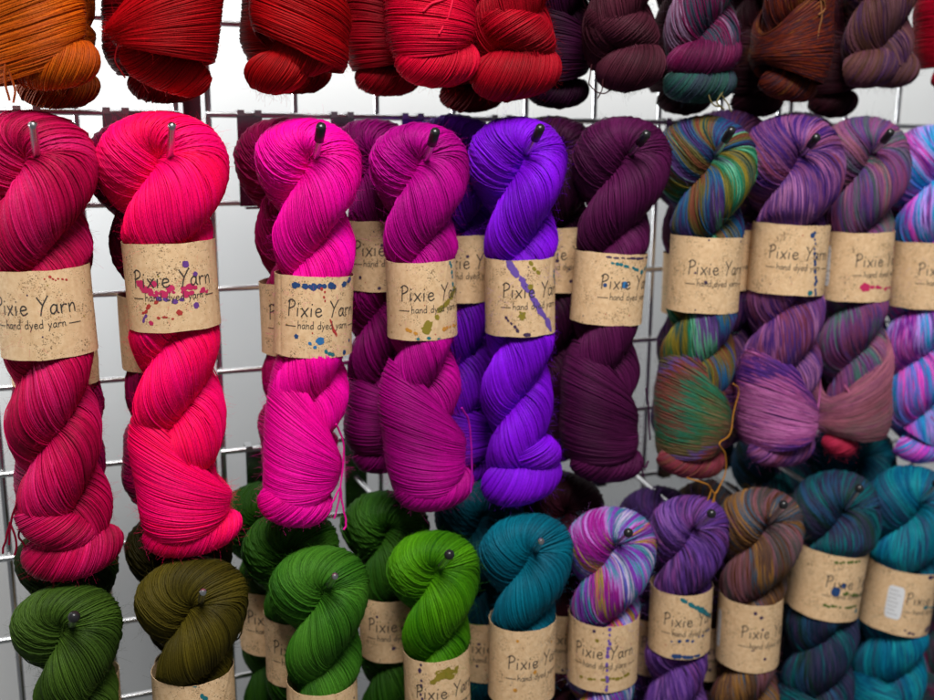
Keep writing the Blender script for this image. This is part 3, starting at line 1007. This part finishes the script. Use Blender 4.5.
def build_mid():
    Y = -130
    g = MID
    A, L, s = hang('raspberry crimson skein with silky sheen put into its dye tones, beside the hot pink one', 'crimson', (37, 157), (72, 576), Y, g, (1, 91, 270, 359), rot=-14, tilt=-1.5, kind='none',
                   hook=(33, 125, 'bare', None, PZ_MID, 'chrome hook through the raspberry crimson skein'), seed=11, rootpx=30, P=128, rolls=[(26, 17, 24, 2, 18, 4, 6), (20, 15, 44, -6, 22, -12, 2)], tonal=.2,  # wider tonal spread paints silk highlights into the strand colours
                   ties=([[(-26, -14, -236), (-33, -12, -250), (-39, -10, -266), (-41, -10, -282)], [(-39, -10, -264), (-44, -10, -280), (-46, -9, -288)], [(-39, -10, -264), (-36, -11, -280), (-38, -11, -290)], [(-30, -14, -262), (-34, -12, -274), (-30, -13, -284)]], 0.8, (120, 4, 36)))
    back('dark skein behind the raspberry crimson one in the middle row', 'raspdark', A, L, s, 62, g, dx=2, dz=-4, seed=61)
    A, L, s = hang('neon hot pink skein, band splashed with pink ink', 'hotpink', (170, 157), (195, 554), Y, g, (127, 217, 243, 331), rot=-2, tilt=-1, kind='pink',
                   hook=(172, 126, 'bare', None, PZ_MID, 'chrome hook through the neon hot pink skein'), seed=12, rootpx=118, P=124, belly=(80, 33, 15, .4, 1, 16), roll=(30, 14, 20, 0, 19, 3, 3), tonal=.07)
    back('dark raspberry skein hanging behind the neon hot pink one', 'raspdark', A, L, s, 60, g, dx=7, dz=-3, seed=62, lower=-10)
    A, L, s = hang('bright magenta skein, blue ink dots along its band top', 'magenta', (316, 156), (303, 526), Y, g, (275, 351, 277, 358), rot=6, kind='blue', tilt=-.5,
                   hook=(321, 128, 'sleeve', None, PZ_MID, 'chrome hook with black tip through the bright magenta skein'), seed=13, rootpx=250, P=122, belly=(98, 33, 17, .5, 1, 14), roll=(20, 17, 22, -6, 15, -4, 3), tonal=.07,
                   ties=([[(18, -33, -208), (25, -28, -220), (28, -25, -240), (26, -26, -260), (25, -25, -278), (22, -24, -290)], [(26, -26, -262), (20, -27, -274), (17, -27, -280)], [(26, -26, -264), (29, -25, -280), (32, -26, -294), (30, -27, -299)]], 0.8, (232, 8, 150)))
    back('deep raspberry skein behind the bright magenta one', 'raspdark', A, L, s, 56, g, dx=6, dz=2, seed=63, gain=1.7)
    A, L, s = hang('orchid purple skein, band blotched with olive ink', 'orchid', (427, 158), (435, 508), Y, g, (386, 457, 263, 341), rot=8, kind='olive',
                   hook=(435, 133, 'sleeve', None, PZ_MID, 'chrome hook with black tip through the orchid purple skein'), seed=14, rootpx=342, P=120, belly=(98, 36, 13, .35, 1, 12), roll=(25, 17, 22, 1, 17, 2, 5), tonal=.08,
                   ties=([[(18, -32, -205), (25, -28, -216), (28, -26, -235), (29, -25, -260), (27, -26, -282)]], 0.9, (170, 20, 156)))
    back('shade-darkened purple skein behind the orchid purple one', 'orchid', A, L, s, 62, g, dx=-4, dz=4, seed=64, gain=.45, bz=-86, lower=-14)
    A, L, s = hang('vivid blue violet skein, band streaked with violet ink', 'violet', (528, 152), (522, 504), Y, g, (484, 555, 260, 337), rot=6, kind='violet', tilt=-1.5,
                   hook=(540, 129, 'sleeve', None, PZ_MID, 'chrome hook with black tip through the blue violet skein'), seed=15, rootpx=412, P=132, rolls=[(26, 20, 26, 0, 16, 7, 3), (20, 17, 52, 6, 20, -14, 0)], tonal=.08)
    back('shade-darkened violet skein behind the blue violet one', 'violet', A, L, s, 62, g, dx=-6, dz=4, seed=65, gain=.55, bz=-105)
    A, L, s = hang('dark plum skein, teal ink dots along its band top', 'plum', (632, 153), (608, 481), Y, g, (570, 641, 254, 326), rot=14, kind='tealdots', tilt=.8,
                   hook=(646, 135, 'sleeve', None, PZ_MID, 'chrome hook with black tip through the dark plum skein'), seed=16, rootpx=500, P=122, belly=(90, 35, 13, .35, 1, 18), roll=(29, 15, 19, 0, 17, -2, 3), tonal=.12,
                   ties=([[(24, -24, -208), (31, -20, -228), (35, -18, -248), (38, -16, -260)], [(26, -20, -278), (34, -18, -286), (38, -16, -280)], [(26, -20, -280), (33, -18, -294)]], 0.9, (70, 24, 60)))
    back('shade-darkened plum skein behind the dark plum one', 'plum', A, L, s, 62, g, dx=-6, dz=4, seed=66, gain=.5, bz=-100)
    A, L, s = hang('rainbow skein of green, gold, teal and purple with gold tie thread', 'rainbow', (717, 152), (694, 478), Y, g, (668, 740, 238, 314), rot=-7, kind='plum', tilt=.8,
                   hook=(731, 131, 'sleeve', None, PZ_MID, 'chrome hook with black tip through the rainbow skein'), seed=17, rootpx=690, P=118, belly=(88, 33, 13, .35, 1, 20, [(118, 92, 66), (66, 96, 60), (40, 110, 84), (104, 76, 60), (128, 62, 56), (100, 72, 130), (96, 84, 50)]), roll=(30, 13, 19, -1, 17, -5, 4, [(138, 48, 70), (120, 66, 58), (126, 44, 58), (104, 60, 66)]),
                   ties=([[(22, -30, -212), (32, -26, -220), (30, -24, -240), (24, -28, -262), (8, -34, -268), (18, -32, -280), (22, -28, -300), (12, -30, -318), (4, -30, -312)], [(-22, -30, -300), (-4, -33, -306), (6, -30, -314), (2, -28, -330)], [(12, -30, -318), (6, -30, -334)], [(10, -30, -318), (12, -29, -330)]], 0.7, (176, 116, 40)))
    back('shade-darkened violet and wine skein behind the rainbow one', 'mauve', A, L, s, 62, g, dx=3, dz=0, seed=67, gain=.4, bz=-128)
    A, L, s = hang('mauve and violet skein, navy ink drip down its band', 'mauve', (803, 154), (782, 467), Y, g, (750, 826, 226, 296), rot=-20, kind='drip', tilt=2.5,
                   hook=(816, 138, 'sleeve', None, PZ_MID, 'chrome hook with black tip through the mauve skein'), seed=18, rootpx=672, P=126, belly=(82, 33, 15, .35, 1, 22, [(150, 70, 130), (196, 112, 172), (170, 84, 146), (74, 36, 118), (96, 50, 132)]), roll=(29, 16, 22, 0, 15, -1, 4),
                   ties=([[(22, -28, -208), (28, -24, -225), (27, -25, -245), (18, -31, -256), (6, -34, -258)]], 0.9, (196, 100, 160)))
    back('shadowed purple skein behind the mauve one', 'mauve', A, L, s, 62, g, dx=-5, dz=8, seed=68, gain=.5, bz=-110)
    A, L, s = hang('grey violet and sage skein, pink ink along its band foot', 'heather', (875, 151), (856, 452), Y, g, (822, 890, 234, 303), rot=8, kind='magenta', tilt=.6, stk=(-61, 9, 40),
                   hook=(890, 133, 'sleeve', None, PZ_MID, 'chrome hook with black tip through the grey violet skein'), seed=19, rootpx=742, P=122, belly=(88, 36, 16, .3, -1, 14, [(164, 96, 116), (140, 78, 106), (128, 90, 96), (150, 84, 100)]), rolls=[(12, 11, 10, -18, 14, -5, 0, [(200, 50, 88), (176, 40, 70)])],
                   ties=([[(-30, -20, -228), (-24, -26, -240), (-12, -30, -252), (-6, -31, -258)], [(-24, -26, -240), (-16, -30, -244)]], 0.9, (190, 100, 140)))
    back('shade-darkened purple skein behind the grey violet one', 'heather', A, L, s, 62, g, dx=-4, dz=6, seed=69, gain=.55)
    A, L, s = hang('candy pink, lilac and sky blue skein cut off by the picture edge', 'candy', (946, 160), (925, 458), Y, g, (889, 959, 244, 310), rot=-6, kind='tealstreak', tilt=.5,
                   hook=(958, 138, 'sleeve', None, PZ_MID, 'chrome hook through the candy pink and blue skein'), seed=20, rootpx=806, P=120, rolls=[(28, 15, 16, 0, 16, -2, 5), (20, 14, 36, 6, 22, 5, 0)],
                   ties=([[(-14, -28, -262), (-4, -30, -280), (8, -30, -292), (22, -28, -300)]], 0.9, (190, 60, 150)))
    back('shade-darkened lilac skein behind the candy pink one', 'candy', A, L, s, 62, g, dx=-6, dz=8, seed=70, gain=.3)


def build_low():
    Y = -150
    g = LOW
    def low(label, pal, hole, tip, cap, hl, box=None, Ln=300, **kw):
        Yk = kw.pop('Yk', Y)
        A = at(hole[0], hole[1], Yk - 10)
        A[1] = Yk
        B = A + np.array([kw.pop('lean', 0.0), 0, -Ln])
        # bottom pixel is outside the frame: hang straight down
        P = B + np.array([0, -10, 0])
        d = P - CAM
        w = d @ FV
        bot = (467 + FL * (d @ RV) / w, 350 - FL * (d @ UV_) / w)
        return hang(label, pal, hole, bot, Yk, g, box, hook=(tip[0], tip[1], cap, -343.0, PZ_LOW, hl), **kw)
    bl = dict(belly=(70, 34, 8, .35, 1, 18), roll=ROLL)
    A, L, s = low('moss green skein under the raspberry crimson one', 'forest', (72, 624), (74, 617), 'ball', 'chrome hook with round black tip through the moss green skein', sc=1.02, seed=31, rootpx=60, **bl)
    back('shade-darkened green skein behind the moss green one', 'forest', A, L, s, 62, g, dx=4, dz=12, seed=81, gain=.35)
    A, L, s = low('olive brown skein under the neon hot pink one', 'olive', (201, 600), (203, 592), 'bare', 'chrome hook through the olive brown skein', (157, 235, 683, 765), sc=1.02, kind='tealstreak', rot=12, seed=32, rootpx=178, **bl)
    back('shade-darkened olive skein behind the olive brown one', 'olive', A, L, s, 62, g, dx=-4, dz=6, seed=82, gain=.35)
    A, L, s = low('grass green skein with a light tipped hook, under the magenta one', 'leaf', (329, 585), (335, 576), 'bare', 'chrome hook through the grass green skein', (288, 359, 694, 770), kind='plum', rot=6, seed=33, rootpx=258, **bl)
    back('shade-darkened green skein directly behind the grass green one', 'leaf', A, L, s, 55, g, dx=-3, dz=0, seed=83, gain=0.65, bz=-92)
    back('most shade-darkened green skein, third back on the grass green hook', 'leaf', A, L, s, 108, g, dx=-6, dz=-3, seed=84, gain=0.5, bz=-96)
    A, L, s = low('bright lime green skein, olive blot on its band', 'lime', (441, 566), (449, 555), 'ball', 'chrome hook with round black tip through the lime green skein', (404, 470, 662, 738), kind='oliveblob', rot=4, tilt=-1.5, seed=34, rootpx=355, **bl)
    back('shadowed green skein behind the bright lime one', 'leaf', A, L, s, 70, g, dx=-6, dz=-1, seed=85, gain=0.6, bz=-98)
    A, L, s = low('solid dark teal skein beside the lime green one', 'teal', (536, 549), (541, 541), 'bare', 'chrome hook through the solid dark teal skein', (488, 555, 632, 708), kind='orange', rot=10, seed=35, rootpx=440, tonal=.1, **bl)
    back('shade-darkened teal skein behind the solid dark teal one', 'teal', A, L, s, 66, g, dx=-4, dz=0, seed=86, gain=.35)
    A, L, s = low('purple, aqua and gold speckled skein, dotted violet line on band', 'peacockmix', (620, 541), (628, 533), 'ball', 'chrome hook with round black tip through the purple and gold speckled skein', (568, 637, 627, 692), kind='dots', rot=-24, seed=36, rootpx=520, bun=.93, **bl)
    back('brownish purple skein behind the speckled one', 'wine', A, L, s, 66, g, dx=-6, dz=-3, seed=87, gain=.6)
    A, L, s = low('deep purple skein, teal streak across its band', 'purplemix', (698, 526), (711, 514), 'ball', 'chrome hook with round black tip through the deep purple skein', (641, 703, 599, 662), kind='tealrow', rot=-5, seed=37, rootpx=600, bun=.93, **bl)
    back('shade-darkened purple skein behind the deep purple one', 'purplemix', A, L, s, 58, g, dx=8, dz=-26, seed=88, gain=.35)
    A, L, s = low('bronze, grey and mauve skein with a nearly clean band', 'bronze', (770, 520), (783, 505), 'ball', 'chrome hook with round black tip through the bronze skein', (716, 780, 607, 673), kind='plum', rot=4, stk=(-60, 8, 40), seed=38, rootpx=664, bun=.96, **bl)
    back('shade-darkened brown skein behind the bronze one', 'bronze', A, L, s, 66, g, dx=-3, dz=-32, seed=89, gain=.3, bz=-150)
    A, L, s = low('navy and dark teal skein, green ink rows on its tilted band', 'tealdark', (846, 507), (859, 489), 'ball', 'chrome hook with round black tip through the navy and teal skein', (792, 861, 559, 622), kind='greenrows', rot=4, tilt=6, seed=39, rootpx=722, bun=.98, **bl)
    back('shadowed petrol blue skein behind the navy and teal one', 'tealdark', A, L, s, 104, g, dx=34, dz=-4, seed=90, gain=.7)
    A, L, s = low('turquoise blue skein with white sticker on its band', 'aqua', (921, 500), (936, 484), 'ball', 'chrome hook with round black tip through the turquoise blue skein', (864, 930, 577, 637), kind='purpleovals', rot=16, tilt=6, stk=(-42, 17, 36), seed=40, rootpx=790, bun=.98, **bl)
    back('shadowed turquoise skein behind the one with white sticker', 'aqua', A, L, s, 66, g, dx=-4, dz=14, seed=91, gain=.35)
    A, L, s = low('pinkish grey skein mostly cut off beside the turquoise one', 'berry', (961, 512), (972, 500), 'ball', 'chrome hook through the mostly cut off pinkish grey skein', sc=1.0, Yk=-92, seed=41, rootpx=925, **bl)


def build_top():
    Y = -130
    g = TOP
    def top(label, pal, bot, wpx, seed, **kw):
        B = at(bot[0], bot[1], Y - 10)
        B[1] = Y
        L = 318.0
        A = B + np.array([kw.pop('lean', 0.0), 0, L])
        r = wpx * depth(B) / FL / 2
        sc = r / 33.5
        dk = kw.pop('gain', 1.0)
        make_skein(label, g, PAL[pal], A, B - A, float(np.linalg.norm(B - A)), sc=sc, var=VAR.get(pal), seed=seed, gain=dk, **kw)
        return A, L, sc
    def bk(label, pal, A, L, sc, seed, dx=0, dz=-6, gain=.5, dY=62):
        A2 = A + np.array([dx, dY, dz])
        make_skein(label, g, PAL[pal], A2, np.array([0.01, 0, -1.0]) * L, L, sc=sc, var=VAR.get(pal), seed=seed, gain=gain, fine=False,  # gain darkens the dye to stand for shade behind the front row
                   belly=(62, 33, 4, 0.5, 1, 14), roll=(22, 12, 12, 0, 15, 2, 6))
    a = top('burnt orange skein in the top row', 'orange', (42, 90), 100, 101, belly=(92, 35, -14, .35, 1, 6), rolls=[(18, 15, 18, 12, 18, 6, 2)],
            ties=([[(-20, -24, -290), (-22, -24, -312), (-21, -22, -326)], [(-20, -24, -300), (-17, -23, -318), (-18, -22, -327)]], 0.8, (150, 60, 10)))
    bk('shadowed brown orange skein behind the burnt orange one', 'orange', *a, 131, dx=8, dz=-4)
    a = top('bright red skein beside the burnt orange one, above the hot pink', 'red', (166, 82), 122, 102, belly=(84, 33, 18, .45, -1, 10), rolls=[(24, 14, 13, 2, 8, -10, 5)], tonal=.12,
            ties=([[(-14, 0, -300), (-15, -4, -318), (-12, -6, -326)], [(16, -2, -300), (10, -6, -314), (2, -8, -320), (0, -8, -328)], [(-30, -14, -290), (-34, -14, -304), (-28, -13, -316)]], 0.6, (120, 4, 10)))
    bk('shade-darkened red skein behind the bright red one', 'ruby', *a, 132, dx=4, dz=-6)
    a = top('scarlet skein with a small rolled end, above the magenta', 'scarlet', (300, 92), 108, 103, belly=(78, 34, -16, .5, -1, 20), rolls=[(13, 16, 16, -16, 14, 3, 2), (20, 16, 30, 6, 16, 8, 2)], tonal=.12)
    bk('dim scarlet skein behind the one with small rolled end', 'scarlet', *a, 133, dx=9, dz=8)
    a = top('cherry pink red skein tied with a vertical thread', 'cherry', (437, 82), 94, 104, belly=(80, 35, 7, .3, 1, 16), rolls=[(24, 17, 21, 2, 17, 3, 8)], tonal=.1,
            ties=([[(22, -32, -210), (20, -33, -232), (12, -35, -250), (4, -36, -256), (-12, -36, -262), (-20, -34, -268)], [(4, -36, -254), (0, -37, -270), (-8, -36, -284)], [(6, -36, -215), (5, -36, -240), (4, -36, -256)]], 1.0, (220, 24, 62)))
    bk('shade-darkened cherry skein behind the tied cherry one', 'ruby', *a, 134, dx=-22, dz=-2, gain=.8)
    a = top('deep ruby red skein next to the tied cherry one', 'ruby', (517, 100), 94, 105, P=128, rolls=[(28, 20, 24, 0, 16, 8, 3), (22, 18, 54, 0, 20, -12, 0)], tonal=.1)
    bk('shade-darkened red skein behind the deep ruby one', 'ruby', *a, 135, dx=-16, dz=-2, gain=.3)
    a = top('wine brown skein with a tucked oval end', 'wine', (622, 92), 90, 106, P=130, rolls=[(18, 19, 22, 8, 20, 7, 2), (24, 17, 52, 0, 18, -8, 0)],
            ties=([[(-30, -10, -296), (-32, -10, -312), (-22, -12, -320), (-10, -12, -316)], [(-20, -14, -300), (-22, -14, -316), (-24, -12, -324)]], 0.6, (60, 24, 30)))
    bk('shade-darkened plum skein behind the wine brown one', 'plum', *a, 136, dx=-30, dz=-6, gain=.35)
    a = top('slate, berry and sea green skein with curling thread ends', 'berry', (704, 98), 84, 107, P=124, rolls=[(28, 15, 15, -2, 16, 3, 4, [(34, 74, 68), (46, 58, 70), (40, 68, 62)]), (26, 17, 38, 0, 18, 9, 4, [(100, 14, 62), (80, 18, 56), (112, 36, 80)])],
            ties=([[(20, -18, -296), (10, -24, -312), (4, -24, -322), (12, -24, -328)], [(6, -24, -312), (14, -24, -322), (20, -24, -330)], [(-8, -24, -312), (0, -24, -324), (8, -24, -326)]], 0.7, (120, 110, 70)))
    bk('shade-darkened wine skein behind the slate and berry one', 'wine', *a, 137, dx=22, dz=-6, gain=.4)
    a = top('rust brown skein knotted with a coppery thread', 'rust', (792, 96), 84, 108, belly=(90, 35, 12, .5, -1, 8), rolls=[(24, 12, 12, 0, 12, -4, 4)],
            ties=([[(-4, -35, -214), (0, -37, -232), (4, -37, -250), (2, -36, -268), (0, -34, -282)], [(-8, -36, -232), (2, -38, -236), (8, -36, -244), (0, -38, -250)]], 0.9, (130, 84, 50)))
    bk('shade-darkened maroon skein behind the rust brown one', 'wine', *a, 138, dx=10, dz=-10, gain=.45)
    a = top('dusky mauve brown skein with a little rolled end', 'dusk', (880, 96), 82, 109, P=128, rolls=[(12, 14, 24, 16, 22, 6, 0), (26, 18, 30, -6, 14, 8, 3)])
    bk('shade-darkened wine coloured skein behind the dusky mauve one', 'wine', *a, 139, dx=0, dz=-12, gain=.5)
    a = top('crimson skein mostly cut off, beside the dusky mauve one', 'cherry', (962, 90), 84, 110, belly=(74, 35, 5, .3, 1, 20), rolls=[(26, 13, 14, 0, 16, 0, 4)], gain=.7)


# ------------------------------------------------------------------ wire grid, backdrop
def grid_panel(label, x0, x1, n, z0, z1):
    p = empty('grid_panel', (x0, 0, z0))
    tag(p, label, 'grid panel', 'wire grid panels of the display wall')
    G = 76.2
    mb = MB()
    zs = np.linspace(0, z1 - z0, 12)
    mb.tube(np.column_stack([0 * zs, 0 * zs, zs]), 2.9, 12)
    v0 = mb.build('upright_wire', M['chrome'], p)
    xs = np.linspace(0, x1 - x0, n + 1)
    for k in range(n + 1):
        o = v0 if k == 0 else link(v0.copy(), p)
        o.location = (xs[k] * 0.001, 0.0031, 0)
    mb = MB()
    q = np.linspace(-3, x1 - x0 + 3, 12)
    mb.tube(np.column_stack([q, 0 * q, 0 * q]), 2.8, 12)
    h0 = mb.build('cross_wire', M['chrome'], p)
    k0, k1 = math.ceil(z0 / G), math.floor(z1 / G)
    for i, k in enumerate(range(k0, k1 + 1)):
        o = h0 if i == 0 else link(h0.copy(), p)
        o.location = (0, -0.0026, (k * G - z0) * 0.001)
    return p


def build_wall():
    G = 76.2
    grid_panel('chrome wire grid panel behind the crimson and moss green skeins', -104 - 4 * 80.0, -104, 4, -9 * G - 20, 5 * G + 20)
    grid_panel('wide chrome wire grid panel behind magenta to rainbow skeins', -76.2, -76.2 + 8 * G, 8, -9 * G - 20, 5 * G + 20)
    grid_panel('chrome wire grid panel behind the mauve and turquoise skeins', 549, 549 + 6 * G, 6, -9 * G - 20, 5 * G + 20)
    mb = MB()
    z = np.linspace(-9 * G, 5 * G, 10)
    mb.box((0, 0, -2 * G), (15, 4, 14 * G))
    o = mb.build('joining_strut', M['strut'], None, smooth=False)
    o.location = (-0.090, 0.003, 0)
    tag(o, 'dark maroon flat strut joining two grid panels behind the hot pink skein', 'strut')
    mb = MB()
    mb.box((400, 352, -200), (6000, 4, 4000))
    o = mb.build('backdrop', M['backdrop'], None, smooth=False)
    o['kind'] = 'structure'


def area(name, loc, target, sx, sy, power, col=(1, 1, 1), spread=180):
    d = bpy.data.lights.new(name, 'AREA')
    d.shape = 'RECTANGLE'
    d.size, d.size_y = sx, sy
    d.energy = power
    d.color = col
    d.spread = math.radians(spread)
    o = bpy.data.objects.new(name, d)
    COL.objects.link(o)
    o.location = loc
    o.rotation_euler = (Vector(target) - Vector(loc)).to_track_quat('-Z', 'Y').to_euler()
    return o


def build_light():
    w = bpy.data.worlds.new('World')
    SC.world = w
    w.use_nodes = True
    bg = w.node_tree.nodes['Background']
    bg.inputs['Color'].default_value = (0.92, 0.96, 1.0, 1)
    bg.inputs['Strength'].default_value = 0.135
    area('ceiling_lamp', (-0.15, -1.2, 1.45), (0.15, -0.1, -0.12), 0.9, 0.55, 56, (1.0, 0.98, 0.95))
    area('backdrop_lamp', (0.25, -0.02, 1.1), (0.25, 0.35, 0.35), 2.4, 0.12, 5.5, (0.94, 0.98, 1.0), 70)
    area('side_fill', (-0.95, 0.10, 0.0), (0.4, 0.35, -0.03), 0.1, 0.2, 2.8, (0.94, 0.98, 1.0), 70)  # added fill source, lifts the backdrop at mid height


def build_camera():
    c = bpy.data.cameras.new('camera')
    o = bpy.data.objects.new('camera', c)
    COL.objects.link(o)
    m = Matrix([[RV[i], UV_[i], -FV[i], CAM[i] * 0.001] for i in range(3)] + [[0, 0, 0, 1]])
    o.matrix_world = m
    c.sensor_width = 36
    c.sensor_fit = 'HORIZONTAL'
    c.lens = FL * 36 / 934
    c.clip_start, c.clip_end = 0.02, 50
    c.dof.use_dof = True
    c.dof.focus_distance = 0.735
    c.dof.aperture_fstop = 4.9
    SC.camera = o


build_wall()
build_mid()
build_low()
build_top()
build_light()
build_camera()
vs = SC.view_settings
vs.view_transform = 'Standard'
vs.look = 'None'
vs.exposure = 0
vs.gamma = 1
SC.render.engine = 'CYCLES'
SC.cycles.use_denoising = True
SC.cycles.denoiser = 'OPENIMAGEDENOISE'
SC.cycles.max_bounces = 6
SC.cycles.diffuse_bounces = 3
SC.cycles.glossy_bounces = 3
